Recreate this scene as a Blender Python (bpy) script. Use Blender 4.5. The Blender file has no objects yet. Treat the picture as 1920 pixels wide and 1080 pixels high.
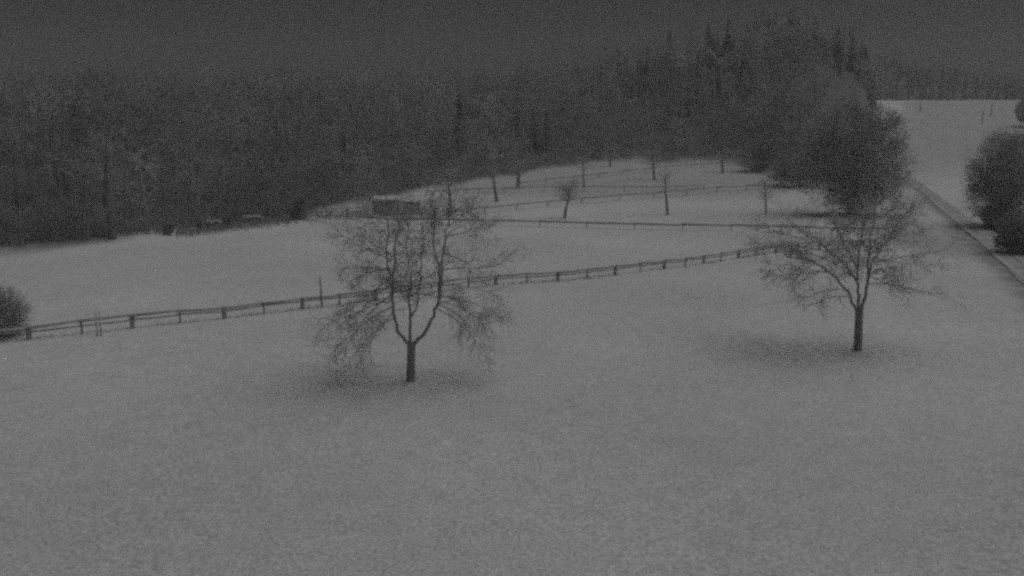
import bpy, math, random
import numpy as np
from mathutils import Vector

SC = bpy.context.scene
C = SC.collection
R = math.radians
random.seed(7)
rng = np.random.default_rng(7)

# ------------------------------------------------------------------ camera
F_PX = 1663.0                      # focal length in pixels of a 1920 px wide frame
CAM_H = 10.0
PITCH = math.atan(290.0 / F_PX)    # looking slightly down on the meadow
cd = bpy.data.cameras.new('camera')
cd.sensor_width = 36.0
cd.lens = 36.0 * F_PX / 1920.0
cd.clip_start = 0.1
cd.clip_end = 5000.0
cam = bpy.data.objects.new('camera', cd)
C.objects.link(cam)
cam.location = (0, 0, CAM_H)
cam.rotation_euler = (R(90) - PITCH, 0, 0)
SC.camera = cam

# ------------------------------------------------------------------ sky, sun, exposure
SUN_EL, SUN_AZ = R(66), R(82)      # high, from the right (azimuth from +Y to +X)
SUN_STRENGTH = 1.03
SKY_STRENGTH = 0.0040
world = bpy.data.worlds.new('World')
SC.world = world
world.use_nodes = True
wn, wl = world.node_tree.nodes, world.node_tree.links
wn.clear()
sky = wn.new('ShaderNodeTexSky')
sky.sky_type = 'NISHITA'
sky.sun_disc = False
sky.sun_elevation = SUN_EL
sky.sun_rotation = SUN_AZ
sky.air_density = 1.0
sky.dust_density = 4.0
bw = wn.new('ShaderNodeRGBToBW')   # the infrared camera sees no colour
mixc = wn.new('ShaderNodeMix')     # closed cloud deck evens the sky out
mixc.data_type = 'FLOAT'
mixc.inputs[0].default_value = 0.75
mixc.inputs[3].default_value = 5.2
bg = wn.new('ShaderNodeBackground')
bg.inputs['Strength'].default_value = SKY_STRENGTH
wo = wn.new('ShaderNodeOutputWorld')
wl.new(sky.outputs[0], bw.inputs[0])
wl.new(bw.outputs[0], mixc.inputs[2])
wl.new(mixc.outputs[0], bg.inputs['Color'])
wl.new(bg.outputs[0], wo.inputs['Surface'])

sd = bpy.data.lights.new('sun', 'SUN')
sd.energy = SUN_STRENGTH
sd.angle = R(68)
sd.color = (1, 1, 1)
sun = bpy.data.objects.new('sun', sd)
C.objects.link(sun)
sdir = Vector((math.sin(SUN_AZ) * math.cos(SUN_EL), math.cos(SUN_AZ) * math.cos(SUN_EL), math.sin(SUN_EL)))
sun.rotation_euler = (-sdir).to_track_quat('-Z', 'Y').to_euler()
sun.location = (0, 0, 400)

SC.view_settings.view_transform = 'Standard'
SC.view_settings.look = 'None'
SC.view_settings.gamma = 1.0
SC.view_settings.exposure = 0.0
SC.view_settings.use_curve_mapping = False
SC.render.engine = 'CYCLES'
SC.cycles.use_denoising = False    # the night camera's picture is grainy
SC.cycles.use_adaptive_sampling = True
SC.cycles.adaptive_threshold = 0.5
SC.cycles.adaptive_min_samples = 8
SC.cycles.pixel_filter_type = 'BLACKMAN_HARRIS'
SC.cycles.filter_width = 3.0       # soft lens
SC.cycles.max_bounces = 5
SC.cycles.diffuse_bounces = 3
SC.cycles.volume_bounces = 1

HAZE_DENSITY = 0.00082

# ------------------------------------------------------------------ helpers
def tag(o, label=None, cat=None, group=None, kind=None):
    if label: o['label'] = label
    if cat: o['category'] = cat
    if group: o['group'] = group
    if kind: o['kind'] = kind
    return o

def thing(name, loc, label, cat, group=None, rz=0.0):
    o = bpy.data.objects.new(name, None)
    o.empty_display_size = 0.3
    C.objects.link(o)
    o.location = loc
    o.rotation_euler = (0, 0, rz)
    return tag(o, label, cat, group)

class MB:
    """collects tubes, boxes and blades; build() links them as ONE mesh object"""
    def __init__(s):
        s.v = []; s.f = []
    def tube(s, pts, radii, n=5, cap=False):
        b = len(s.v)
        m = len(pts)
        d = pts[-1] - pts[0]
        ref = Vector((0, 0, 1)) if abs(d.normalized().z) < 0.8 else Vector((1, 0, 0))
        for i, p in enumerate(pts):
            t = pts[min(i + 1, m - 1)] - pts[max(i - 1, 0)]
            if t.length < 1e-6: t = d
            t = t.normalized()
            a = t.cross(ref)
            if a.length < 1e-4: a = t.orthogonal()
            a.normalize()
            c = t.cross(a)
            r = radii[i]
            for k in range(n):
                th = 2 * math.pi * k / n
                q = p + a * (r * math.cos(th)) + c * (r * math.sin(th))
                s.v.append((q.x, q.y, q.z))
        for i in range(m - 1):
            for k in range(n):
                k2 = (k + 1) % n
                s.f.append((b + i * n + k, b + i * n + k2, b + (i + 1) * n + k2, b + (i + 1) * n + k))
        if cap:
            s.f.append(tuple(b + k for k in range(n))[::-1])
            s.f.append(tuple(b + (m - 1) * n + k for k in range(n)))
    def quad(s, a, b, c, d):
        i = len(s.v)
        s.v += [tuple(a), tuple(b), tuple(c), tuple(d)]
        s.f.append((i, i + 1, i + 2, i + 3))
    def box(s, x0, x1, y0, y1, z0, z1):
        i = len(s.v)
        s.v += [(x0, y0, z0), (x1, y0, z0), (x1, y1, z0), (x0, y1, z0), (x0, y0, z1), (x1, y0, z1), (x1, y1, z1), (x0, y1, z1)]
        s.f += [(i, i+3, i+2, i+1), (i+4, i+5, i+6, i+7), (i, i+1, i+5, i+4), (i+1, i+2, i+6, i+5), (i+2, i+3, i+7, i+6), (i+3, i, i+4, i+7)]
    def mesh(s, name, mat, smooth=True):
        me = bpy.data.meshes.new(name)
        me.from_pydata(s.v, [], s.f)
        me.materials.append(mat)
        if smooth:
            me.polygons.foreach_set('use_smooth', [True] * len(me.polygons))
        me.update()
        return me
    def build(s, name, mat, parent=None, smooth=True, bevel=0.0):
        o = bpy.data.objects.new(name, s.mesh(name, mat, smooth))
        C.objects.link(o)
        if parent: o.parent = parent
        if bevel:
            m = o.modifiers.new('bevel', 'BEVEL'); m.width = bevel; m.segments = 2
        return o
    def arrays(s):
        return np.array(s.v, float), np.array([f for f in s.f if len(f) == 4], int)

def grey(v): return (v, v, v, 1)

def material(name, lo, hi, scale=4.0, rough=0.9, stretch=(1, 1, 1), bump=0.0, detail=5):
    m = bpy.data.materials.new(name)
    m.use_nodes = True
    N, L = m.node_tree.nodes, m.node_tree.links
    b = N['Principled BSDF']
    b.inputs['Roughness'].default_value = rough
    b.inputs['Specular IOR Level'].default_value = 0.15
    tc = N.new('ShaderNodeTexCoord')
    mp = N.new('ShaderNodeMapping'); mp.inputs['Scale'].default_value = stretch
    nz = N.new('ShaderNodeTexNoise'); nz.inputs['Scale'].default_value = scale; nz.inputs['Detail'].default_value = detail
    cr = N.new('ShaderNodeValToRGB')
    cr.color_ramp.elements[0].position = 0.3; cr.color_ramp.elements[0].color = grey(lo)
    cr.color_ramp.elements[1].position = 0.7; cr.color_ramp.elements[1].color = grey(hi)
    L.new(tc.outputs['Object'], mp.inputs[0]); L.new(mp.outputs[0], nz.inputs['Vector'])
    L.new(nz.outputs[0], cr.inputs[0]); L.new(cr.outputs[0], b.inputs['Base Color'])
    if bump:
        bp = N.new('ShaderNodeBump'); bp.inputs['Strength'].default_value = bump; bp.inputs['Distance'].default_value = 0.05
        L.new(nz.outputs[0], bp.inputs['Height']); L.new(bp.outputs[0], b.inputs['Normal'])
    return m

BARK = material('bark', 0.20, 0.32, 6, stretch=(3, 3, 0.6), bump=0.6)
DARKBARK = material('dark_bark', 0.08, 0.13, 6, stretch=(3, 3, 0.6), bump=0.6)
OLDSNOW = material('old_snow', 0.22, 0.38, 4)
SLUSH = material('slush', 0.36, 0.54, 1.2)
TWIG = material('twig_bark', 0.36, 0.48, 3)
FARBARK = material('woodland_bark', 0.15, 0.40, 0.07)
FROSTBARK = material('frosted_bark', 0.40, 0.55, 0.3)
NEEDLE = material('conifer_needles', 0.022, 0.05, 0.6)
LEAF = material('evergreen_leaves', 0.20, 0.30, 0.8)
WOOD = material('weathered_wood', 0.30, 0.46, 3, stretch=(1, 1, 1), bump=0.4)
DARKWOOD = material('dark_wet_boards', 0.09, 0.15, 3, stretch=(8, 8, 0.5), bump=0.4)
GREYWOOD = material('grey_boards', 0.22, 0.34, 3, stretch=(8, 8, 0.5), bump=0.4)
PALEBOARD = material('pale_boards', 0.44, 0.58, 3, stretch=(8, 8, 0.5), bump=0.4)
PALEWOOD = material('pale_stake', 0.5, 0.62, 5, stretch=(3, 3, 0.6))
SNOWCAP = material('snow_cap', 0.5, 0.66, 5, bump=0.3)
WET = material('wet_lane', 0.26, 0.46, 0.45, rough=0.7, bump=0.3)
VERGE = material('dead_grass_verge', 0.08, 0.42, 0.55, bump=0.5)
BUSHTWIG = material('bush_twigs', 0.30, 0.44, 0.5)

# ------------------------------------------------------------------ the land
def sstep(a, b, x):
    t = np.clip((x - a) / (b - a), 0, 1)
    return t * t * (3 - 2 * t)

E_PX = [-500, -200, 0, 150, 300, 420, 560, 640, 690, 830, 930, 1000, 1060, 1250, 1330, 1400, 1450, 1530, 1620, 1700]
E_Y  = [60, 68, 77, 81, 88, 96, 107, 124, 134, 148, 155, 169, 178, 187, 190, 174, 160, 149, 140, 140]
R_PX = [-500, 0, 400, 700, 960, 1050, 1150, 1250, 1350, 1480, 1560, 1650, 1750]
R_Y  = [430, 440, 440, 400, 310, 290, 285, 280, 275, 270, 280, 300, 320]
R_TOP = [190, 180, 165, 165, 148, 128, 102, 88, 60, 45, 66, 100, 115]
F_PXS = [1560, 1650, 1750, 1850, 1950, 2200, 2600]
F_TOP = [85, 100, 118, 130, 138, 150, 160]

def bare_edge(px): return np.interp(px, E_PX, E_Y)

def h_raw(X, Y):
    X = np.asarray(X, float); Y = np.asarray(Y, float)
    Ys = np.maximum(Y, 30.0)
    px = 960 + F_PX * X / Ys
    base = 0.07 * np.where(Ys > 115, (Ys - 115) - 10 * (1 - np.exp(-(np.maximum(Ys, 115) - 115) / 10)), 0)
    base = base * sstep(560, 900, px)
    ye = bare_edge(px)
    bz = 0.07 * np.where(ye > 115, (ye - 115) - 10 * (1 - np.exp(-(np.maximum(ye, 115) - 115) / 10)), 0) * sstep(560, 900, px)
    yr = np.interp(px, R_PX, R_Y)
    zr = CAM_H + (250 - np.interp(px, R_PX, R_TOP)) / F_PX * yr - 12
    t = np.clip((Ys - ye) / (yr - ye), 0, 1.25)
    hill = bz + (zr - bz) * np.where(t < 1, np.sin(t * math.pi / 2) ** 0.95, 1 - (t - 1) * 0.8)
    left = np.where(Ys > ye, hill, base)
    # right: lane, then a field climbing to a clean crest, woods on a hill behind it
    zc = 21.9
    tr = np.clip((Ys - 150) / (330 - 150), 0, 1)
    field = zc * (0.85 * tr + 0.15 * tr * tr)
    drop = np.clip((Ys - 331) / 50, 0, 1)
    field = field - 10 * drop * drop * (3 - 2 * drop)
    far = (CAM_H + (250 - np.interp(px, F_PXS, F_TOP)) / F_PX * 450 - 12 - 11.9) * sstep(380, 450, Ys)
    right = field + far
    w = sstep(1590, 1640, px)
    h = left * (1 - w) + right * w
    und = 0.12 * np.sin(X * 0.11 + 1.3) * np.sin(Y * 0.083) + 0.05 * np.sin(X * 0.31 + Y * 0.17) + 0.025 * np.sin(X * 0.9 - Y * 0.6)
    return h + und * sstep(-20, 25, Y)

GX = np.arange(-420, 420.1, 2.0)
GY = np.arange(-60, 540.1, 2.0)
XX, YY = np.meshgrid(GX, GY)
ZZ = h_raw(XX, YY)
def hg(x, y):
    fx = (np.asarray(x, float) - GX[0]) / 2.0; fy = (np.asarray(y, float) - GY[0]) / 2.0
    i = np.clip(fx.astype(int), 0, len(GX) - 2); j = np.clip(fy.astype(int), 0, len(GY) - 2)
    a = fx - i; b = fy - j
    return (ZZ[j, i] * (1 - a) * (1 - b) + ZZ[j, i + 1] * a * (1 - b) + ZZ[j + 1, i] * (1 - a) * b + ZZ[j + 1, i + 1] * a * b)

def pix(px, py):
    """point of the ground seen along one line of sight"""
    sp, cp = math.sin(PITCH), math.cos(PITCH)
    dx = px - 960; v = py - 540
    dy = F_PX * cp - v * sp; dz = -F_PX * sp - v * cp
    ys = np.linspace(15, 500, 6000)
    xs = dx / dy * ys; zs = CAM_H + dz / dy * ys
    d = zs - hg(xs, ys)
    k = np.argmax(d < 0)
    if d[k] >= 0: k = 2000
    return Vector((xs[k], ys[k], float(hg(xs[k], ys[k]))))

PATCHES = []    # (x, y, rx, ry, strength): thin snow with grass showing, some with tree shade painted in
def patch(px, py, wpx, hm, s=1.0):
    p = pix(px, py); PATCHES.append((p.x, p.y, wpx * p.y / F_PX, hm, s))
patch(715, 728, 150, 6.5, 0.17); patch(1545, 674, 140, 6.5, 0.17); patch(30, 725, 110, 5.0, 0.25)  # first two: thin snow plus the fruit trees' crown shadow put into the colour
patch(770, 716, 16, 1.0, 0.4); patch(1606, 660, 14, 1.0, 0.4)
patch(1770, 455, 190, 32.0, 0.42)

LANE = [pix(*p) for p in ((1660, 322), (1700, 338), (1733, 363), (1792, 413), (1833, 451), (1887, 497), (1917, 526), (2000, 600), (2150, 735))]
ny, nx = XX.shape
vs = np.stack([XX.ravel(), YY.ravel(), ZZ.ravel()], 1)
idx = np.arange(nx * ny).reshape(ny, nx)
fs = np.stack([idx[:-1, :-1].ravel(), idx[:-1, 1:].ravel(), idx[1:, 1:].ravel(), idx[1:, :-1].ravel()], 1)

def np_mesh(name, v, f, mat, smooth=True):
    me = bpy.data.meshes.new(name)
    n = len(f); k = f.shape[1]
    me.vertices.add(len(v)); me.vertices.foreach_set('co', np.ascontiguousarray(v, np.float32).ravel())
    me.loops.add(n * k); me.loops.foreach_set('vertex_index', np.ascontiguousarray(f, np.int32).ravel())
    me.polygons.add(n)
    me.polygons.foreach_set('loop_start', np.arange(0, n * k, k, dtype=np.int32))
    me.polygons.foreach_set('use_smooth', np.full(n, smooth))
    me.update(calc_edges=True)
    me.materials.append(mat)
    o = bpy.data.objects.new(name, me); C.objects.link(o)
    return o

def snow_material():
    m = bpy.data.materials.new('thin_snow')
    m.use_nodes = True
    N, L = m.node_tree.nodes, m.node_tree.links
    b = N['Principled BSDF']
    b.inputs['Roughness'].default_value = 0.85
    b.inputs['Specular IOR Level'].default_value = 0.1
    tc = N.new('ShaderNodeTexCoord')
    def noise(scale, detail=4, rough=0.55):
        n = N.new('ShaderNodeTexNoise'); n.inputs['Scale'].default_value = scale; n.inputs['Detail'].default_value = detail
        n.inputs['Roughness'].default_value = rough
        L.new(tc.outputs['Object'], n.inputs['Vector']); return n.outputs[0]
    def ramp(src, p0, c0, p1, c1):
        r = N.new('ShaderNodeValToRGB')
        r.color_ramp.elements[0].position = p0; r.color_ramp.elements[0].color = grey(c0)
        r.color_ramp.elements[1].position = p1; r.color_ramp.elements[1].color = grey(c1)
        L.new(src, r.inputs[0]); return r.outputs[0]
    def mth(op, a, b_):
        n = N.new('ShaderNodeMath'); n.operation = op
        for i, q in enumerate((a, b_)):
            if isinstance(q, (int, float)): n.inputs[i].default_value = q
            else: L.new(q, n.inputs[i])
        return n.outputs[0]
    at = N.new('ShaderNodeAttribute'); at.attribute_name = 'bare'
    fine = noise(9.0, 6, 0.8)          # grass tips and clods through the snow
    mid = noise(1.1, 5, 0.6)
    big = noise(0.07, 4)
    snow = mth('MULTIPLY', ramp(fine, 0.34, 0.36, 0.66, 0.86), ramp(mid, 0.25, 0.90, 0.75, 1.08))
    snow = mth('MULTIPLY', snow, ramp(big, 0.3, 0.88, 0.7, 1.07))
    snow = mth('MULTIPLY', snow, ramp(noise(38, 2, 0.6), 0.32, 0.70, 0.68, 1.22))   # stubble tips
    litter = ramp(noise(0.9, 6, 0.7), 0.35, 0.05, 0.68, 0.20)
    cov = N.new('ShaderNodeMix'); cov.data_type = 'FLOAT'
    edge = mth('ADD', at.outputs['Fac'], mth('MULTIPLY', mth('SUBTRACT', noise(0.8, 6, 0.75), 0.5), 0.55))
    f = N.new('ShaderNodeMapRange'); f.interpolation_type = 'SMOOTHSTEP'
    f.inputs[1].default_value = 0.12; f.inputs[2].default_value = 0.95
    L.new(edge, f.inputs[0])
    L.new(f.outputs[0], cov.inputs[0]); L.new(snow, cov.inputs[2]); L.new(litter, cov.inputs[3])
    L.new(cov.outputs[0], b.inputs['Base Color'])
    bp = N.new('ShaderNodeBump'); bp.inputs['Strength'].default_value = 0.5; bp.inputs['Distance'].default_value = 0.06
    L.new(fine, bp.inputs['Height']); L.new(bp.outputs[0], b.inputs['Normal'])
    return m

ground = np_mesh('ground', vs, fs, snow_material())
tag(ground, kind='structure')
Ysafe = np.maximum(YY, 30); PXX = 960 + F_PX * XX / Ysafe
wob = 3.0 * np.sin(XX * 0.23) + 2.0 * np.sin(XX * 0.61 + 1)
bare = sstep(-9, 7, YY + wob * 0.8 - bare_edge(PXX)) * (1 - sstep(1585, 1640, PXX))
bare = np.maximum(bare, sstep(345, 385, YY) * sstep(1585, 1640, PXX))
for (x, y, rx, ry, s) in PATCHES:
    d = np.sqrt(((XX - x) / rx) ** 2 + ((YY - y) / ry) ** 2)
    bare = np.maximum(bare, s * (1 - sstep(0.3, 1.0, d)))  # also carries the crown shade painted beside the fruit trees
dl = np.full(XX.shape, 1e9)                       # ragged dead-grass verges along the lane
for a_, b_ in zip(LANE[:-1], LANE[1:]):
    vx, vy = b_.x - a_.x, b_.y - a_.y
    t_ = np.clip(((XX - a_.x) * vx + (YY - a_.y) * vy) / (vx * vx + vy * vy), 0, 1)
    d_ = np.hypot(XX - a_.x - t_ * vx, YY - a_.y - t_ * vy)
    d_ = np.where((XX - a_.x) * vy - (YY - a_.y) * vx < 0, d_ * 1.6, d_ * .85)
    dl = np.minimum(dl, d_)
bare = np.maximum(bare, .72 * (1 - sstep(0.3, 2.1, dl)))
bare = np.maximum(bare, .44 * sstep(1640, 1700, PXX) * sstep(140, 190, YY) * (1 - sstep(340, 350, YY)))
bare = np.maximum(bare, .43 * sstep(780, 900, PXX) * (1 - sstep(1440, 1540, PXX)) * sstep(112, 140, YY))
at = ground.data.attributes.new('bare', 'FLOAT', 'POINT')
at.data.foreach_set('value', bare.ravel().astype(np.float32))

# lane on the right, with a ridge of snow left between the wheel tracks
def ribbon(name, path, offs, lift, mat, kind='structure', wob=0.0, crown=0.0):
    pts = []
    for a, b in zip(path[:-1], path[1:]):
        n = max(2, int((b - a).length / 1.0))
        pts += [a.lerp(b, i / n) for i in range(n)]
    pts.append(path[-1])
    for _ in range(6):
        pts = [pts[0]] + [(pts[i - 1] + pts[i] * 2 + pts[i + 1]) / 4 for i in range(1, len(pts) - 1)] + [pts[-1]]
    v, f = [], []
    k = len(offs)
    for i, p in enumerate(pts):
        t = pts[min(i + 1, len(pts) - 1)] - pts[max(i - 1, 0)]
        nrm = Vector((t.y, -t.x, 0)).normalized()
        for j, o in enumerate(offs):
            w = (math.sin(i * .21 + j * 2.1) + math.sin(i * .083 + j) + random.uniform(-.5, .5)) * .4 * wob
            q = p + nrm * (o + w)
            c = crown * (1 - abs(2 * j / (k - 1) - 1)) if k > 2 else 0
            v.append((q.x, q.y, float(hg(q.x, q.y)) + lift + c))
    for i in range(len(pts) - 1):
        for j in range(k - 1):
            f.append((i * k + j, i * k + j + 1, (i + 1) * k + j + 1, (i + 1) * k + j))
    o = np_mesh(name, np.array(v), np.array(f), mat)
    return tag(o, kind=kind)
ribbon('lane', LANE, (-1.9, -1.5, -1.0, -0.4, 0.12), 0.05, WET, wob=0.2)
ribbon('lane_snow_ridge', LANE, (-0.20, -0.02, 0.16), 0.075, SLUSH, wob=0.16, crown=0.05)
ribbon('lane_snow_ridge', LANE[3:], (-1.27, -1.16, -1.03), 0.075, SLUSH, wob=0.16, crown=0.04)

# ------------------------------------------------------------------ bare trees
def rv(s=1.0): return Vector((random.uniform(-s, s), random.uniform(-s, s), random.uniform(-s, s)))

def sprout(mb, p, d, length, r, level, droop, nseg=4, twigs=6, spread=0.9, minr=0.0055):
    """one wandering branch and what grows on it"""
    pts = [p.copy()]; d = d.normalized(); seg = length / nseg
    for i in range(nseg):
        d = (d + rv(0.16) + Vector((0, 0, -droop * (i + 1) / nseg))).normalized()
        pts.append(pts[-1] + d * seg)
    mb.tube(pts, [max(minr, r * (1 - 0.8 * i / nseg)) for i in range(nseg + 1)], 4 if r > 0.02 else 3)
    if level <= 0: return
    for k in range(twigs):
        t = random.uniform(0.2, 1.0) * nseg
        i = min(int(t), nseg - 1); q = pts[i].lerp(pts[i + 1], t - i)
        ax = (pts[i + 1] - pts[i]).normalized()
        side = ax.cross(rv()).normalized()
        nd = ax * random.uniform(0.5, 1.0) + side * spread
        sprout(mb, q, nd, length * random.uniform(0.28, 0.55), max(minr, r * 0.45), level - 1, droop * 0.9, 3, max(2, twigs - 2), spread, minr)

def polyline(pts, sub=3):
    """smooth curve through the joints"""
    out = []
    n = len(pts)
    for i in range(n - 1):
        p0, p1, p2, p3 = pts[max(i - 1, 0)], pts[i], pts[i + 1], pts[min(i + 2, n - 1)]
        for k in range(sub):
            t = k / sub
            out.append(0.5 * ((2 * p1) + (p2 - p0) * t + (2 * p0 - 5 * p1 + 4 * p2 - p3) * t * t + (3 * p1 - p0 - 3 * p2 + p3) * t ** 3))
    out.append(pts[-1].copy())
    return out

def fruit_tree(base_px, limbs, branches, trunk_w, label, droop, fill, trunk_top):
    base = pix(*base_px)
    s = base.y / F_PX * 1.02
    def P(px, py, dep=0.0): return Vector(((px - base_px[0]) * s, dep, (base_px[1] - py) * s))
    root = thing('bare_tree', base, label, 'tree', 'bare fruit trees on the snowy meadow')
    tr = MB()
    tp = [P(base_px[0], base_px[1] + 8), P(base_px[0], base_px[1] - 4), P((base_px[0] + trunk_top[0]) / 2, (base_px[1] + trunk_top[1]) / 2), P(*trunk_top)]
    w = trunk_w * s / 2
    tr.tube(polyline(tp, 4), [w * 2.0, w * 1.5, w * 1.25, w * 1.15] + [w * 1.08] * 4 + [w] * 4 + [w * 0.95], 12)
    cr = MB()
    for (pts, r0, r1) in limbs:
        pl = polyline([P(*q) for q in pts], 4)
        n = len(pl)
        pl = [p + rv(0.06) if 2 < i else p for i, p in enumerate(pl)]
        tr.tube(pl, [(r0 + (r1 - r0) * (i / (n - 1)) ** .7) * .86 * s / 2 for i in range(n)], 8)
        for k in range(fill):
            t = random.uniform(0.38, 1.0) * (n - 1); i = min(int(t), n - 2)
            q = pl[i].lerp(pl[i + 1], t - i)
            a = random.uniform(0, 2 * math.pi)
            up = 0.2 + 0.7 * (t / n)
            dd = Vector((math.cos(a), math.sin(a), up))
            sprout(cr, q, dd, random.uniform(0.6, 1.6) * (1.2 - 0.45 * t / n), 0.020, 2, droop * 0.4, 4, 6)
    for pts in branches:
        dep = random.uniform(-2.7, 2.7)
        n0 = len(pts)
        A, B = pts[0], pts[-1]
        pts = [(q[0] * .5 + (A[0] + (B[0] - A[0]) * i / (n0 - 1)) * .5, q[1] * .5 + (A[1] + (B[1] - A[1]) * i / (n0 - 1)) * .5) for i, q in enumerate(pts)]
        pl = polyline([P(q[0], q[1], dep * i / (n0 - 1)) for i, q in enumerate(pts)], 3)
        n = len(pl)
        cr.tube(pl, [max(0.007, 0.030 * (1 - 0.82 * i / (n - 1))) for i in range(n)], 5)
        for k in range(20):
            t = random.uniform(0.15, 1.0) * (n - 1); i = min(int(t), n - 2)
            q = pl[i].lerp(pl[i + 1], t - i)
            ax = (pl[i + 1] - pl[i]).normalized()
            sprout(cr, q, ax * 0.9 + ax.cross(rv()).normalized() * 0.8, random.uniform(0.5, 1.25), 0.012, 1, droop, 4, 7)
    tr.build('trunk', BARK, root)
    cr.build('crown', TWIG, root)
    return root

fruit_tree((770, 715), [
    ([(771, 645), (757, 630), (746, 606), (740, 565, -.2), (738, 520, -.3), (733, 470, -.4), (735, 420, -.3), (738, 372, -.2)], 9.5, 1.8),
    ([(741, 575, -.1), (737, 520, .4), (745, 450, .7), (749, 392, .8)], 6, 1.6),
    ([(771, 645), (769, 605, .2), (769, 560, .4), (772, 520, .5), (766, 470, .6), (771, 415, .6)], 8, 1.6),
    ([(769, 596, .2), (781, 580, .0), (789, 560, -.3), (794, 515, -.5), (800, 460, -.7), (801, 385, -.7)], 5.5, 1.5),
    ([(773, 645), (793, 628), (808, 606), (821, 570, .2), (830, 530, .3), (832, 490, .3), (838, 440, .3), (845, 395, .2), (847, 345, .2)], 10, 1.8),
    ([(825, 555, .2), (828, 505, -.4), (822, 450, -.8), (825, 395, -.9)], 6, 1.6),
], [
    [(740, 570), (705, 578), (665, 615), (625, 655)], [(740, 560), (700, 562), (655, 590), (620, 630)], [(742, 592), (710, 600), (680, 635), (655, 675)],
    [(738, 530), (695, 535), (650, 560), (615, 600)], [(737, 500), (695, 505), (650, 530), (630, 545)], [(735, 480), (700, 470), (660, 452), (635, 440)],
    [(735, 440), (710, 420), (685, 408), (668, 395)], [(736, 500), (700, 495), (660, 500), (640, 505)], [(741, 580), (715, 600), (690, 650)],
    [(735, 470), (705, 455), (670, 430), (645, 452)], [(736, 410), (715, 390), (700, 372)], [(740, 545), (690, 575), (650, 630), (640, 665)],
    [(824, 565), (865, 575), (895, 605), (918, 645)], [(826, 550), (870, 550), (915, 565), (950, 590)], [(830, 530), (870, 530), (910, 545), (935, 570)],
    [(832, 500), (870, 498), (920, 500), (953, 478)], [(834, 470), (870, 470), (900, 480), (925, 500)], [(838, 440), (870, 430), (895, 420), (915, 425)],
    [(840, 425), (865, 405), (885, 390)], [(822, 575), (855, 590), (880, 625), (893, 650)], [(845, 400), (870, 385), (890, 400)],
    [(801, 440), (820, 415), (830, 380)], [(770, 440), (755, 410), (760, 370)], [(828, 540), (860, 560), (885, 590), (905, 600)],
    [(738, 515), (700, 545), (660, 580), (610, 615)], [(824, 560), (858, 565), (905, 590), (945, 575)],
], 15.5, 'large bare fruit tree with three upright limbs and drooping side branches amid the meadow', 0.04, 24, (773, 640))

fruit_tree((1608, 657), [
    ([(1607, 585), (1601, 555), (1597, 525, -.2), (1592, 480, -.3), (1597, 430, -.3), (1602, 380, -.3)], 9, 1.8),
    ([(1608, 585), (1614, 555), (1620, 520, .2), (1622, 480, .3), (1626, 430, .4), (1632, 372, .4)], 10, 1.8),
    ([(1605, 590), (1590, 555, .2), (1572, 530, .4), (1550, 508, .5), (1515, 490, .6), (1470, 482, .6)], 7, 1.8),
    ([(1598, 530, -.2), (1575, 500, -.5), (1545, 475, -.8), (1510, 450, -1.), (1470, 425, -1.)], 6, 1.5),
    ([(1620, 525, .2), (1632, 495, .5), (1655, 462, .8), (1680, 430, 1.), (1700, 400, 1.)], 5.5, 1.5),
    ([(1594, 500, -.2), (1578, 460, .3), (1560, 420, .6), (1550, 385, .7)], 5, 1.5),
], [
    [(1618, 530), (1645, 518), (1690, 528), (1742, 550)], [(1620, 510), (1660, 500), (1700, 508), (1730, 520)], [(1622, 490), (1665, 478), (1710, 470), (1745, 460)],
    [(1625, 460), (1660, 440), (1700, 425), (1735, 418)], [(1628, 430), (1655, 405), (1685, 390)], [(1580, 540), (1550, 530), (1500, 530), (1462, 540)],
    [(1590, 555), (1560, 540), (1520, 535), (1490, 550)], [(1560, 512), (1520, 505), (1470, 505), (1435, 495)], [(1555, 490), (1520, 470), (1480, 462), (1440, 470)],
    [(1560, 480), (1520, 440), (1480, 410), (1455, 400)], [(1590, 470), (1560, 440), (1530, 400), (1510, 380)], [(1600, 420), (1580, 395), (1570, 365)],
    [(1630, 410), (1650, 385), (1665, 370)], [(1520, 490), (1480, 500), (1450, 515)], [(1500, 448), (1465, 440), (1430, 430)], [(1626, 445), (1660, 430), (1690, 440), (1720, 445)],
    [(1620, 515), (1650, 525), (1680, 545)], [(1540, 470), (1490, 455), (1450, 450), (1425, 460)], [(1622, 480), (1670, 490), (1720, 490)], [(1545, 505), (1500, 515), (1455, 520)],
], 14.5, 'bare fruit tree with spreading twiggy crown and forked trunk, right of the snowy meadow', 0.03, 30, (1606, 580))

# small young trees of the far orchard
def young_tree(base_px, top_py, lean, crown_w, label, thick=4.0, clear=0.45, dens=26, off=0.0):
    base = pix(*base_px)
    s = base.y / F_PX
    H = (base_px[1] - top_py) * s
    root = thing('young_tree', base, label, 'tree', 'small trees in the far orchard')
    t = MB(); c = MB()
    tp = polyline([Vector((0, 0, -0.1)), Vector((lean * s * 0.5 + random.uniform(-.05, .05), 0, H * 0.33)), Vector((lean * s, 0, H * 0.66)), Vector((lean * s * 1.2, 0.1, H * 0.95))], 3)
    n = len(tp)
    t.tube(tp, [thick * s / 2 * (1.25 - 0.95 * i / (n - 1)) for i in range(n)], 7)
    for k in range(dens):
        i = random.uniform(clear, 0.98) * (n - 1); j = min(int(i), n - 2)
        q = tp[j].lerp(tp[j + 1], i - j)
        a = random.uniform(0, 2 * math.pi)
        sprout(c, q, Vector((math.cos(a) + off, math.sin(a), random.uniform(0.3, 1.1))), crown_w * s * random.uniform(0.3, 0.6), 0.03, 1, 0.1, 3, 7, 0.9, 0.010)
    t.build('trunk', BARK, root); c.build('crown', TWIG, root)

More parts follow.
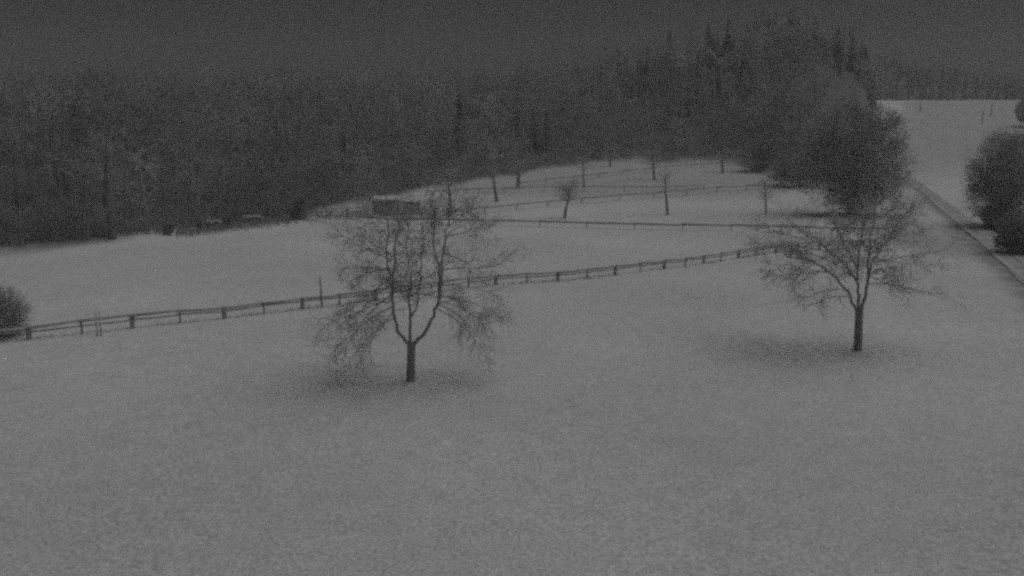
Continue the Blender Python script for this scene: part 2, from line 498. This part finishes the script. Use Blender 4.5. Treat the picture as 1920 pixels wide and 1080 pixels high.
young_tree((932, 378), 318, -6, 26, 'small leaning bare tree with a thick dark stem at the upper left of the orchard', 6.5, 0.6, 16)
young_tree((1058, 409), 350, 8, 58, 'low spreading bare tree with a bushy crown over a slanting stem in the orchard', 5, 0.5, 60)
young_tree((1252, 403), 325, -6, 40, 'tall slim bare tree standing alone in front of the middle orchard fence', 5, 0.45, 24)
young_tree((972, 353), 305, 0, 40, 'short stocky bare tree beside the wood edge behind the leaning tree', 7, 0.35, 40)
young_tree((1095, 348), 296, -2, 44, 'thin bare tree behind the low spreading tree near the upper fence', 3.5, 0.4, 30)
young_tree((1227, 337), 285, -3, 40, 'bare tree with a dark stem just behind the upper end of the orchard', 5, 0.4, 30)
young_tree((1355, 324), 282, -2, 36, 'small bare tree at the top right of the orchard against the dark wood', 4.5, 0.4, 26)
young_tree((1144, 312), 278, 0, 36, 'faint bare tree at the foot of the wood above the upper fence', 4, 0.35, 26)
young_tree((845, 405), 322, -2, 70, 'bushy bare tree right of the sheds, rising behind the large fruit tree', 7, 0.4, 46)
young_tree((1436, 402), 335, -3, 40, 'thin twiggy bare tree near the right end of the orchard fences', 3.5, 0.35, 30)

# ------------------------------------------------------------------ fences
def fence(path_px, label, h, post_r, spacing, rails, mat=WOOD, thin_between=False, name='rail_fence'):
    path = [pix(*p) for p in path_px]
    org = path[0].copy()
    root = thing(name, org, label, 'fence', 'wooden fences across the meadow')
    pts = [path[0]]
    lens = [0.0]
    for a, b in zip(path[:-1], path[1:]):
        lens.append(lens[-1] + (b - a).length)
    total = lens[-1]
    def at(d):
        i = max(0, min(len(lens) - 2, int(np.searchsorted(lens, d)) - 1))
        q = path[i].lerp(path[i + 1], (d - lens[i]) / (lens[i + 1] - lens[i]))
        return Vector((q.x, q.y, float(hg(q.x, q.y))))
    n = int(total / spacing)
    for k in range(n + 1):
        q = at(total * k / n) - org
        thin = thin_between and k % 2
        r = post_r * (0.45 if thin else 1.0) * random.uniform(0.9, 1.1)
        m = MB()
        tilt = Vector((random.uniform(-.05, .05), random.uniform(-.05, .05), 0)) * h
        hh = h * random.uniform(0.96, 1.02)
        m.tube([Vector((0, 0, -0.25)), Vector((0, 0, hh * .5)) + tilt * .5, Vector((0, 0, hh)) + tilt, Vector((0, 0, hh + r * .4)) + tilt], [r * 1.1, r, r, r * 0.5], 8, True)
        o = m.build('post', mat, root)
        o.location = q
    for (z, w, nm) in rails:
        m = MB(); pl = []
        steps = max(n, 2)
        for k in range(steps + 1):
            q = at(total * k / steps) - org
            q.z += z + random.uniform(-.05, .05)
            q.y -= post_r + w * 0.3
            pl.append(q)
        for k in range(steps):                       # one pole per bay, the ends overlapping
            a, b = pl[k], pl[k + 1]
            e = (b - a).normalized() * 0.12
            jz = Vector((0, 0, random.uniform(-.03, .03)))
            mid = (a + b) / 2 + Vector((0, 0, random.uniform(-.03, .02)))
            m.tube([a - e + jz, mid, b + e - jz], [w * random.uniform(.85, 1.1), w, w * random.uniform(.8, 1.0)], 6, True)
        m.build(nm, mat, root)
    return root

fence([(-160, 662), (0, 642), (187, 622), (400, 600), (505, 587), (607, 575), (760, 556), (940, 533), (1085, 524), (1175, 513), (1267, 502), (1353, 489), (1430, 476), (1520, 470), (1640, 462)],
      'long low pole fence crossing the meadow behind the two large bare trees', 0.66, 0.13, 2.3,
      ((0.65, 0.075, 'top_rail'), (0.44, 0.05, 'lower_rail')), thin_between=True)
FOOT = [pix(*p) for p in ((-60, 650), (0, 642), (187, 622), (400, 600), (607, 575), (760, 556), (940, 533), (1085, 524), (1267, 502), (1430, 476), (1520, 470))]
fg = MB()
for a_, b_ in zip(FOOT[:-1], FOOT[1:]):
    L_ = (b_ - a_).length
    for k in range(int(L_ * 16)):
        t = random.random()
        if math.sin((a_.x + (b_.x - a_.x) * t) * 1.3) + math.sin((a_.x + (b_.x - a_.x) * t) * .37) < -.2: continue
        q = a_.lerp(b_, t) + Vector((random.gauss(0, .1), random.gauss(0, .16), 0)); q.z = float(hg(q.x, q.y)) - .02
        e = Vector((random.uniform(-.12, .12), random.uniform(-.12, .12), random.uniform(.08, .26)))
        fg.tube([q, q + e * .6, q + e + Vector((e.x, e.y, 0)) * .4], [.012, .010, .003], 3)
tag(fg.build('fence_grass', WOOD), kind='stuff')
fence([(690, 418), (830, 421), (1000, 425), (1200, 430), (1420, 434), (1550, 437), (1660, 440)],
      'straight dark fence running level across the field below the orchard', 0.62, 0.05, 5.0, ((0.58, 0.12, 'top_rail'),))
fence([(845, 406), (1000, 390), (1060, 384), (1200, 373), (1300, 364), (1430, 354), (1530, 352)],
      'fence through the middle of the orchard, rising to the dark bushes', 0.85, 0.08, 6.0, ((0.78, 0.11, 'top_rail'),))
fence([(800, 368), (930, 361), (1060, 359), (1240, 359), (1320, 357)],
      'faint thin fence running level across the back of the orchard', 0.8, 0.06, 6.0, ((0.75, 0.085, 'top_rail'),))
fence([(970, 352), (1095, 337), (1210, 324), (1270, 316), (1350, 313)],
      'uppermost fence, climbing along the foot of the wood', 0.8, 0.07, 6.0, ((0.75, 0.11, 'top_rail'),))

def stake(px, top, w, mat, name, label, cat, lean=0.0, double=False, group=None):
    b = pix(*px); s = b.y / F_PX
    H = (px[1] - top) * s
    m = MB()
    def one(x0, hh):
        m.tube([Vector((x0, 0, -0.2)), Vector((x0 + lean * .5, 0, hh * .5)), Vector((x0 + lean, 0, hh))], [w * s / 2, w * s / 2, w * s / 2 * .85], 8, True)
    one(0, H)
    if double: one(-0.2, H * 0.97)
    o = m.build(name, mat)
    o.location = b
    tag(o, label, cat, group)
stake((190, 630), 578, 3.6, PALEWOOD, 'pale_stake', 'pair of pale stakes standing in the long fence at the left', 'stake', 0.02, True)
stake((604, 577), 517, 4.2, WOOD, 'dark_pole', 'dark upright pole at the long fence left of the large tree', 'pole', -0.05)
stake((1858, 218), 196, 2.6, WOOD, 'field_post', 'tallest dark post near the crest of the field at the right', 'post', -0.1)
stake((1841, 232), 206, 2.4, WOOD, 'field_post', 'thin post just below the tallest post on the right field', 'post', 0.1)
stake((1725, 210), 192, 2.4, WOOD, 'field_post', 'short faint post at the left of the right field crest', 'post', 0.05)

# ------------------------------------------------------------------ sheds, wood piles
def shed(px, wpx, hpx, label, dark=True, depth=2.2, name='field_shed'):
    b = pix(*px); s = b.y / F_PX
    W, H = wpx * s, hpx * s
    root = thing(name, b, label, 'shed', rz=0.06)
    wm = DARKWOOD if dark else PALEBOARD
    m = MB()
    t = 0.06
    m.box(-W/2, W/2, depth, depth + t, -0.2, H)                       # back
    m.box(-W/2, -W/2 + t, 0.003, depth - 0.003, -0.2, H)              # sides
    m.box(W/2 - t, W/2, 0.003, depth - 0.003, -0.2, H)
    nb = int(W / 0.18)
    for k in range(nb):                                                # front boards
        x0 = -W/2 + k * W / nb
        m.box(x0 + 0.006, x0 + W / nb - 0.006, -t, -random.uniform(0, .012), -0.2, H - 0.02)
    m.build('wall', wm, root, smooth=False)
    p = MB()
    for x in (-W/2 - 0.10, W/2 + 0.10):
        q = MB(); q.box(x - 0.09, x + 0.09, -0.16, 0.03, -0.2, H + 0.02)
        q.build('corner_post', GREYWOOD, root, smooth=False)
    r = MB()
    v = [(-W/2 - .3, -.4, H + .03), (W/2 + .3, -.4, H + .03), (W/2 + .3, depth + .35, H + .30), (-W/2 - .3, depth + .35, H + .30)]
    for dz0, dz1, tgt in ((0, .08, r),):
        i = len(tgt.v)
        tgt.v += [(x, y, z + dz0) for x, y, z in v] + [(x, y, z + dz1) for x, y, z in v]
        tgt.f += [(i, i+3, i+2, i+1), (i+4, i+5, i+6, i+7), (i, i+1, i+5, i+4), (i+1, i+2, i+6, i+5), (i+2, i+3, i+7, i+6), (i+3, i, i+4, i+7)]
    ro = r.build('roof', DARKWOOD, root, smooth=False)
    sn = MB()
    i = 0
    sn.v += [(x * .985, y + (.02 if y < 0 else -.02), z + .083) for x, y, z in v] + [(x * .97, y + (.06 if y < 0 else -.06), z + .20) for x, y, z in v]
    sn.f += [(i, i+3, i+2, i+1), (i+4, i+5, i+6, i+7), (i, i+1, i+5, i+4), (i+1, i+2, i+6, i+5), (i+2, i+3, i+7, i+6), (i+3, i, i+4, i+7)]
    sn.build('roof_snow', SNOWCAP, ro, smooth=False, bevel=0.04)
    return root
shed((725, 404), 47, 27, 'dark board shed with snow on its low roof, behind the large bare tree', True)
shed((771, 402), 28, 21, 'smaller pale grey board shed close to the right of the dark one', False, 1.6)

# open board fence left of the sheds
fence([(572, 410), (620, 409), (690, 405)], 'grey open board fence left of the sheds', 1.35, 0.07, 1.9,
      ((1.15, 0.06, 'top_rail'), (0.72, 0.05, 'middle_rail'), (0.32, 0.05, 'lower_rail')), mat=GREYWOOD, name='board_fence')

def woodpile(px, wpx, label):
    b = pix(*px); s = b.y / F_PX
    W = wpx * s
    root = thing('wood_pile', b, label, 'wood pile', 'snow topped piles along the wood edge', rz=random.uniform(-.1, .1))
    m = MB(); rows = 3
    r = 0.12
    for j in range(rows):
        n = int(W / (2 * r)) - j % 2
        for k in range(n):
            x = -W / 2 + r + k * 2 * r + (r if j % 2 else 0)
            rr = r * random.uniform(.85, 1.0)
            m.tube([Vector((x, -.5 + random.uniform(-.06, .06), r + j * r * 1.75)), Vector((x, .5, r + j * r * 1.75))], [rr, rr], 8, True)
    m.build('logs', WOOD, root)
    sn = MB(); top = r * 2 + (rows - 1) * r * 1.75
    nseg = 10
    pl = [Vector((-W/2 * .95 + W * .95 * k / nseg, 0, top + random.uniform(-.02, .04))) for k in range(nseg + 1)]
    i0 = 0
    for p in pl:
        for (yy, zz) in ((-.5, -.03), (-.42, .12), (0, .20), (.42, .12), (.5, -.03)):
            sn.v.append((p.x, yy * random.uniform(.95, 1.05), p.z + zz))
    for k in range(nseg):
        for j in range(4):
            a = k * 5 + j
            sn.f.append((a, a + 5, a + 6, a + 1))
    sn.build('snow_cover', OLDSNOW, root)
woodpile((475, 418), 36, 'snow topped log pile left of the dark round shrub')
woodpile((405, 427), 32, 'snow topped log pile at the wood edge, further left than the other')

# ------------------------------------------------------------------ shrubs and dense trees
def shrub(px, wpx, hpx, label, nb, name='shrub', cat='shrub', leafy=0.0, group=None, trunk_h=0.0, mat=TWIG, leafsize=0.16, lobes=None, dy=1.0, rad=0.016):
    b = pix(*px); s = b.y / F_PX
    W, H = wpx * s / 2, hpx * s
    root = thing(name, b, label, cat, group)
    st = MB(); cr = MB()
    z0 = trunk_h * H
    if lobes is None: lobes = [(0, 0, 0.5, 1.0, 1.0)]
    L = [(lx * W, ly * W, z0 + lz * (H - z0), lw * W, lh * (H - z0) / 2) for lx, ly, lz, lw, lh in lobes]
    n_st = 9 if trunk_h == 0 else 5
    if trunk_h > 0:
        st.tube([Vector((0, 0, -.2)), Vector((.05, 0, z0 * .6)), Vector((0, 0, z0 + .2 * H))], [W * .07, W * .055, W * .045], 9)
    for k in range(n_st * len(L)):
        lx, ly, lz, lw, lh = L[k % len(L)]
        a = random.uniform(0, 6.28); e = random.uniform(.1, .8)
        end = Vector((lx + lw * e * math.cos(a), ly + lw * e * math.sin(a) * dy, lz + lh * random.uniform(-.2, .7)))
        st0 = Vector((random.uniform(-.2, .2) * W, random.uniform(-.2, .2) * W, -.05)) if trunk_h == 0 else Vector((0, 0, z0 * random.uniform(.7, 1.1)))
        mid = st0.lerp(end, .5) + Vector((0, 0, .08 * H))
        st.tube(polyline([st0, mid, end], 3), [.05, .045, .04, .035, .03, .025, .02], 5)
    for k in range(nb):
        lx, ly, lz, lw, lh = L[k % len(L)]
        d = rv().normalized()
        rr = random.random() ** 0.45 * random.choice((1.0, .95, .9, 1.08))
        bump = 1 + .13 * math.sin(5 * d.x + 3 * d.z + lx) * math.cos(4 * d.y - 2 * d.z)
        p = Vector((lx + d.x * lw * rr * bump, ly + d.y * lw * rr * bump * dy, lz + d.z * lh * rr * bump))
        if p.z < 0.02: p.z = random.uniform(0.02, .25)
        out = (d + Vector((0, 0, .35)) + rv(.7)).normalized()
        if random.random() < leafy:
            a = out.cross(rv()).normalized(); q = leafsize * random.uniform(.6, 1.4)
            cr.quad(p - a * q * .5, p + out * q * .6 - a * q * .2, p + out * q * 1.2, p + a * q * .5 + out * q * .3)
        else:
            ln = random.uniform(.25, .75) * min(1.2, .35 + lw * .22)
            m = p + out * ln * .5 + rv(.08 * ln)
            cr.tube([p - out * ln * .4, m, p + out * ln], [rad, rad * .8, rad * .45], 3)
    st.build('trunk' if trunk_h else 'stems', BARK, root)
    cr.build('crown', mat, root)
    return root

shrub((-12, 632), 125, 104, 'twiggy grey shrub at the left edge of the photo, on the long fence', 4200, lobes=[(0, 0, .5, 1, .95), (.45, .1, .35, .6, .7), (-.3, 0, .75, .6, .5)], rad=0.010)
shrub((560, 412), 34, 44, 'dark round shrub beside the grey board fence', 1300, leafy=.85, mat=LEAF, lobes=[(0, 0, .55, 1, 1), (.2, 0, .8, .7, .5), (-.2, 0, .2, .8, .5)], leafsize=.2)
shrub((425, 426), 26, 20, 'small dark shrub between the two log piles', 700, leafy=.8, mat=LEAF)
shrub((316, 441), 18, 22, 'small dark shrub at the wood edge, leftmost of the small ones', 500, leafy=.8, mat=LEAF)
shrub((375, 432), 12, 14, 'tiny dark shrub left of the log piles', 350, leafy=.8, mat=LEAF)

TREE_LOBES = [(0, 0, .5, .85, .9), (.42, -.1, .42, .62, .62), (-.45, .1, .4, .62, .6), (-.05, .2, .78, .55, .48), (.42, .0, .70, .5, .46), (-.6, -.1, .66, .45, .4), (.2, -.4, .3, .6, .5), (-.2, -.4, .58, .5, .5)]
shrub((1594, 402), 206, 214, 'big dense dark tree with a rounded crown beyond the right fruit tree', 22000, 'dense_tree', 'tree', leafy=.08, trunk_h=.02, lobes=TREE_LOBES, mat=BUSHTWIG, leafsize=.26, rad=.018)
shrub((1600, 400), 122, 56, 'low tangled brush filling the foot of the big dense tree', 6000, 'thicket', 'thicket', leafy=.1, lobes=[(-.4, 0, .6, .5, .7), (0, -.1, .5, .6, 1), (.45, 0, .6, .5, .75)], mat=BUSHTWIG, leafsize=.2, rad=.016)
shrub((1500, 350), 110, 74, 'dark bushy thicket left of the big dense tree', 4200, 'thicket', 'thicket', leafy=.5, lobes=[(0, 0, .45, 1, .9), (-.5, 0, .4, .6, .7), (.5, 0, .6, .6, .8)], mat=LEAF, leafsize=.3, rad=.028)
shrub((1415, 322), 80, 62, 'dark bush at the right end of the orchard, against the wood', 2600, 'thicket', 'thicket', leafy=.6, lobes=[(0, 0, .45, 1, .9), (.4, 0, .6, .6, .8)], mat=LEAF, leafsize=.32, rad=.028)
shrub((1880, 424), 158, 180, 'tall dense rounded bush beside the lane at the right edge', 18000, 'roadside_bush', 'bush', leafy=.12, lobes=[(-.05, 0, .55, .92, .88), (-.55, 0, .5, .42, .5), (.1, -.5, .6, .6, .6), (.3, 0, .4, .8, .8), (-.2, -.1, .25, .75, .5), (.0, 0, .8, .62, .4)], mat=BUSHTWIG, leafsize=.18, rad=.012)
shrub((1934, 474), 128, 88, 'low dark bush below the tall rounded bush, close to the lane', 7000, 'roadside_bush', 'bush', leafy=.75, lobes=[(0, 0, .5, 1, 1), (-.5, 0, .32, .6, .6)], mat=LEAF, leafsize=.18, rad=.015)
shrub((1868, 430), 60, 46, 'small dark bush at the foot of the tall rounded bush', 2600, 'roadside_bush', 'bush', leafy=.75, mat=LEAF, leafsize=.18, rad=.015)
shrub((1925, 238), 44, 52, 'dark tree cut by the right edge of the photo, on the field crest', 2200, 'crest_tree', 'tree', leafy=.6, trunk_h=.1, mat=LEAF, leafsize=.5, rad=.04)

# ------------------------------------------------------------------ woods on the hills
def conifer(seed, H=13.0, Rm=2.3, levels=19, per=11):
    st = random.getstate(); random.seed(seed)
    m = MB()
    for i in range(levels):
        t = i / levels
        z = H * (.06 + .92 * t)
        rr = Rm * (1 - t) ** .8 * random.uniform(.8, 1.15) + .12
        for k in range(per):
            if random.random() < .12: continue
            a = 2 * math.pi * (k + random.random()) / per
            r1 = rr * random.uniform(.6, 1.15)
            d = Vector((math.cos(a), math.sin(a), 0)); n = Vector((-d.y, d.x, 0))
            w = .30 * r1 + .10
            dz = -.30 * r1 + random.uniform(-.1, .1)
            p0 = Vector((0, 0, z + .15)); p1 = d * r1 * .6 + Vector((0, 0, z + dz * .35)); p2 = d * r1 + Vector((0, 0, z + dz))
            m.quad(p0, p1 - n * w + Vector((0, 0, -.22)), p2, p1 + Vector((0, 0, .08)))
            m.quad(p0, p1 + Vector((0, 0, .08)), p2, p1 + n * w + Vector((0, 0, -.22)))
    t_ = MB()
    t_.tube([Vector((0, 0, -.5)), Vector((0, 0, H * .5)), Vector((0, 0, H))], [.2, .12, .02], 5)
    random.setstate(st)
    return m, t_

def hardwood(seed, H=11.0, limbs=16, level=2, minr=0.022):
    st = random.getstate(); random.seed(seed)
    m = MB(); t_ = MB()
    lean = rv(.6); lean.z = 0
    tp = polyline([Vector((0, 0, -.5)), Vector((0, 0, H * .3)) + lean * .4, Vector((0, 0, H * .6)) + lean, Vector((0, 0, H * .92)) + lean * 1.3], 3)
    n = len(tp)
    t_.tube(tp, [.19 * (1.2 - 1.1 * i / (n - 1)) + .01 for i in range(n)], 6)
    for k in range(limbs):
        i = random.uniform(.14, .97) * (n - 1); j = min(int(i), n - 2)
        q = tp[j].lerp(tp[j + 1], i - j)
        a = random.uniform(0, 6.28)
        sprout(m, q, Vector((math.cos(a), math.sin(a), random.uniform(.3, 1.2))), H * random.uniform(.18, .36), .06, level, .06, 3, 6, .9, minr)
    random.setstate(st)
    return m, t_

CON = [conifer(100 + i, 13, 2.0 + .25 * (i % 3)) for i in range(4)]
HAR = [hardwood(200 + i) for i in range(6)]

def joined(parts):
    vs, fs, off = [], [], 0
    for v, f in parts:
        vs.append(v); fs.append(f + off); off += len(v)
    return np.concatenate(vs), np.concatenate(fs)
def merged_arrays(pair):
    return joined([pair[0].arrays(), pair[1].arrays()])
CONA = [merged_arrays(c) for c in CON]; HARA = [merged_arrays(c) for c in HAR]

def place(arr, p, s, rz, sz=1.0):
    v, f = arr
    c, n = math.cos(rz), math.sin(rz)
    w = np.empty_like(v)
    w[:, 0] = (v[:, 0] * c - v[:, 1] * n) * s + p[0]; w[:, 1] = (v[:, 0] * n + v[:, 1] * c) * s + p[1]; w[:, 2] = v[:, 2] * s * sz + p[2]
    return w, f

def wood_spots(step, u0, u1, ymax):   # scattered standing places inside a wedge of land
    out = []
    for gx in np.arange(-250, 330, step):
        for gy in np.arange(55, ymax, step):
            x = gx + random.uniform(-.5, .5) * step; y = gy + random.uniform(-.5, .5) * step
            px = 960 + F_PX * x / y
            if u0 < px < u1: out.append((x, y, px))
    return out

con_parts, har_parts, pale_parts = [], [], []
for (x, y, px) in wood_spots(5.2, -260, 1628, 345) + [q for q in wood_spots(7.5, -200, 1000, 455) if q[1] > 345]:
    d = y - float(bare_edge(px))
    yr = float(np.interp(px, R_PX, R_Y))
    if d < random.uniform(-5, 7) or y > yr + 8: continue
    if px > 1540 and y < 225: continue
    z = float(hg(x, y))
    con_chance = .015 + .7 * float(sstep(1000, 1180, px)) * float(sstep(.35, .75, (y - (yr - 110)) / 110))
    if 1390 < px < 1530: con_chance *= .7
    con = random.random() < con_chance
    young = .55 + .45 * float(sstep(-4, 35, d))
    s = random.choice((.6, .8, .95, 1.05, 1.2)) * random.uniform(.85, 1.1) * young
    if con: con_parts.append(place(random.choice(CONA), (x, y, z), s * random.uniform(.5, .9), random.uniform(0, 6.28)))
    else: (pale_parts if random.random() < (.34 if 1330 < px < 1560 else .15) else har_parts).append(place(random.choice(HARA), (x, y, z), s, random.uniform(0, 6.28)))
for (x, y, px) in wood_spots(5.0, 1600, 2250, 470):     # hill beyond the right field
    if y < 395: continue
    z = float(hg(x, y))
    if random.random() < .8: con_parts.append(place(random.choice(CONA), (x, y, z), random.uniform(.5, .85), random.uniform(0, 6.28)))
    else: har_parts.append(place(random.choice(HARA), (x, y, z), random.uniform(.7, 1.15), random.uniform(0, 6.28)))
v, f = joined(har_parts)
print('hardwood trees', len(har_parts), 'faces', len(f), 'conifers', len(con_parts))
tag(np_mesh('bare_woodland', v, f, FARBARK, False), kind='stuff')
v, f = joined(pale_parts)
tag(np_mesh('frosted_woodland', v, f, FROSTBARK, False), kind='stuff')
v, f = joined(con_parts)
tag(np_mesh('conifer_woodland', v, f, NEEDLE, False), kind='stuff')

# undergrowth along and inside the wood edge
ug = MB()
for k in range(8000):
    px = random.uniform(-150, 1560)
    y = float(bare_edge(px)) + abs(random.gauss(0, 14)) + 1.0
    x = (px - 960) / F_PX * y
    b = Vector((x, y, float(hg(x, y)) - .05))
    hgt = random.uniform(.4, 2.2)
    for j in range(3):
        d = Vector((random.uniform(-.6, .6), random.uniform(-.6, .6), 1)).normalized()
        m = b + d * hgt * .55
        ug.tube([b, m, m + (d + rv(.5)).normalized() * hgt * .5], [.03, .025, .012], 3)

# scrub round the sheds and the board fence
for k in range(1700):
    qx = random.choice((random.uniform(330, 560), random.uniform(330, 690), random.uniform(560, 860))); b = pix(qx, (random.gauss(404, 6) - (qx - 640) * .02) if qx > 560 else random.gauss(0, 4) + np.interp(qx, [330, 420, 560], [441, 430, 413]))
    hgt = random.uniform(.15, .8)
    for j in range(2):
        d = Vector((random.uniform(-.8, .8), random.uniform(-.8, .8), 1)).normalized()
        m = b + d * hgt * .55
        ug.tube([b, m, m + (d + rv(.5)).normalized() * hgt * .5], [.02, .016, .008], 3)

tag(ug.build('undergrowth', FARBARK), kind='stuff')

# trees one can tell apart
def tree_thing(pair, name, px, top_py, label, group, leafmat, H0, width=1.0):
    b = pix(*px) if px[1] else None
    s_m = b.y / F_PX
    H = (px[1] - top_py) * s_m
    root = thing(name, b, label, 'tree', group, rz=random.uniform(0, 6.28))
    sc = H / H0
    for nm, mb, mat in (('trunk', pair[1], FARBARK), ('crown', pair[0], leafmat)):
        o = bpy.data.objects.new(nm, mb.mesh(nm, mat, False)); C.objects.link(o); o.parent = root
        o.scale = (sc * width, sc * width, sc)
G1 = 'conifers standing out on the wooded ridge'
def ridge_tree(px, top, label, w=1.0, con=True, k=0):
    yr = float(np.interp(px, R_PX, R_Y)) - 4
    x = (px - 960) / F_PX * yr; z = float(hg(x, yr))
    zt = CAM_H + (250 - top) / F_PX * yr
    H = max(6.0, zt - z)
    root = thing('conifer_tree' if con else 'ridge_tree', (x, yr, z), label, 'tree', G1 if con else 'bare trees on the wooded hill', rz=random.uniform(0, 6.28))
    pair, H0 = (CON[k % 4], 13.0) if con else (HAR[k % 6], 11.0)
    sc = H / H0
    for nm, mb, mat in (('trunk', pair[1], FARBARK), ('crown', pair[0], NEEDLE if con else FARBARK)):
        o = bpy.data.objects.new(nm, mb.mesh(nm, mat, False)); C.objects.link(o); o.parent = root
        o.scale = (sc * w, sc * w, sc)
ridge_tree(1246, 60, 'dark conifer with a single sharp tip, leftmost on the ridge', 1.2, True, 0)
ridge_tree(1316, 46, 'narrow conifer just left of the twin tips on the ridge', .9, True, 1)
ridge_tree(1352, 40, 'conifer with a broad dark top right of the narrow one on the ridge', 1.1, True, 2)
ridge_tree(1424, 32, 'slim conifer left of the highest tips of the ridge', .9, True, 3)
ridge_tree(1462, 24, 'tallest conifer on the ridge', 1.0, True, 0)
ridge_tree(1478, 34, 'conifer close to the right of the tallest one on the ridge', .9, True, 1)
ridge_tree(1508, 36, 'last dark conifer before the ridge falls away to the right', 1.0, True, 2)

def hill_tree(px, y, H, label, pair, H0, w, name, group, mat):
    x = (px - 960) / F_PX * y; z = float(hg(x, y))
    root = thing(name, (x, y, z), label, 'tree', group, rz=random.uniform(0, 6.28))
    sc = H / H0
    for nm, mb, m_ in (('trunk', pair[1], FARBARK), ('crown', pair[0], mat)):
        o = bpy.data.objects.new(nm, mb.mesh(nm, m_, False)); C.objects.link(o); o.parent = root
        o.scale = (sc * w, sc * w, sc)
PALEBARK = material('pale_bark', 0.16, 0.24, 2)
hill_tree(1465, 226, 13, 'broad pale bare tree high on the wooded hill under the ridge tips', hardwood(301, 11, 22, 2, .03), 11, 1.25, 'hill_tree', 'bare trees on the wooded hill', PALEBARK)
hill_tree(1410, 220, 14, 'pale bare tree on the wooded hill, left of and below the broad pale one', hardwood(302, 11, 18, 2, .03), 11, 1.1, 'hill_tree', 'bare trees on the wooded hill', PALEBARK)
hill_tree(1000, 186, 9, 'dark conifer at the left end of the middle wood, above the orchard corner', CON[1], 13, 1.15, 'conifer_tree', G1, NEEDLE)

b = pix(211, 449)
edge = thing('edge_tree', b, 'thick dark trunked bare tree at the left wood edge', 'tree', 'bare trees at the wood edge')
tm, cm = MB(), MB()
tp = polyline([Vector((0, 0, -.3)), Vector((-.05, 0, 1.6)), Vector((-.3, 0, 3.6)), Vector((-.2, .2, 6.5)), Vector((0, .2, 9))], 3)
tm.tube(tp, [.40 - .36 * i / 12 for i in range(13)], 9)
for k in range(22):
    i = random.uniform(.35, .97) * 12; j = min(int(i), 11)
    a = random.uniform(0, 6.28)
    sprout(cm, tp[j].lerp(tp[j + 1], i - j), Vector((math.cos(a), math.sin(a), random.uniform(.4, 1.2))), random.uniform(1.5, 3.2), .06, 2, .06, 4, 5, .9, .014)
tm.build('trunk', DARKBARK, edge); cm.build('crown', FARBARK, edge)

# ------------------------------------------------------------------ misty air
hz = MB()
hz.box(-430, 430, -65, 545, float(ZZ.min()) - 1.0, 62.0)
hm = bpy.data.materials.new('misty_air')
hm.use_nodes = True
hn = hm.node_tree.nodes; hn.clear()
ho = hn.new('ShaderNodeOutputMaterial'); hv = hn.new('ShaderNodeVolumePrincipled')
hv.inputs['Color'].default_value = (0.92, 0.92, 0.92, 1)
hv.inputs['Density'].default_value = HAZE_DENSITY
hm.node_tree.links.new(hv.outputs[0], ho.inputs['Volume'])
haze = hz.build('haze', hm, smooth=False)
tag(haze, kind='stuff')
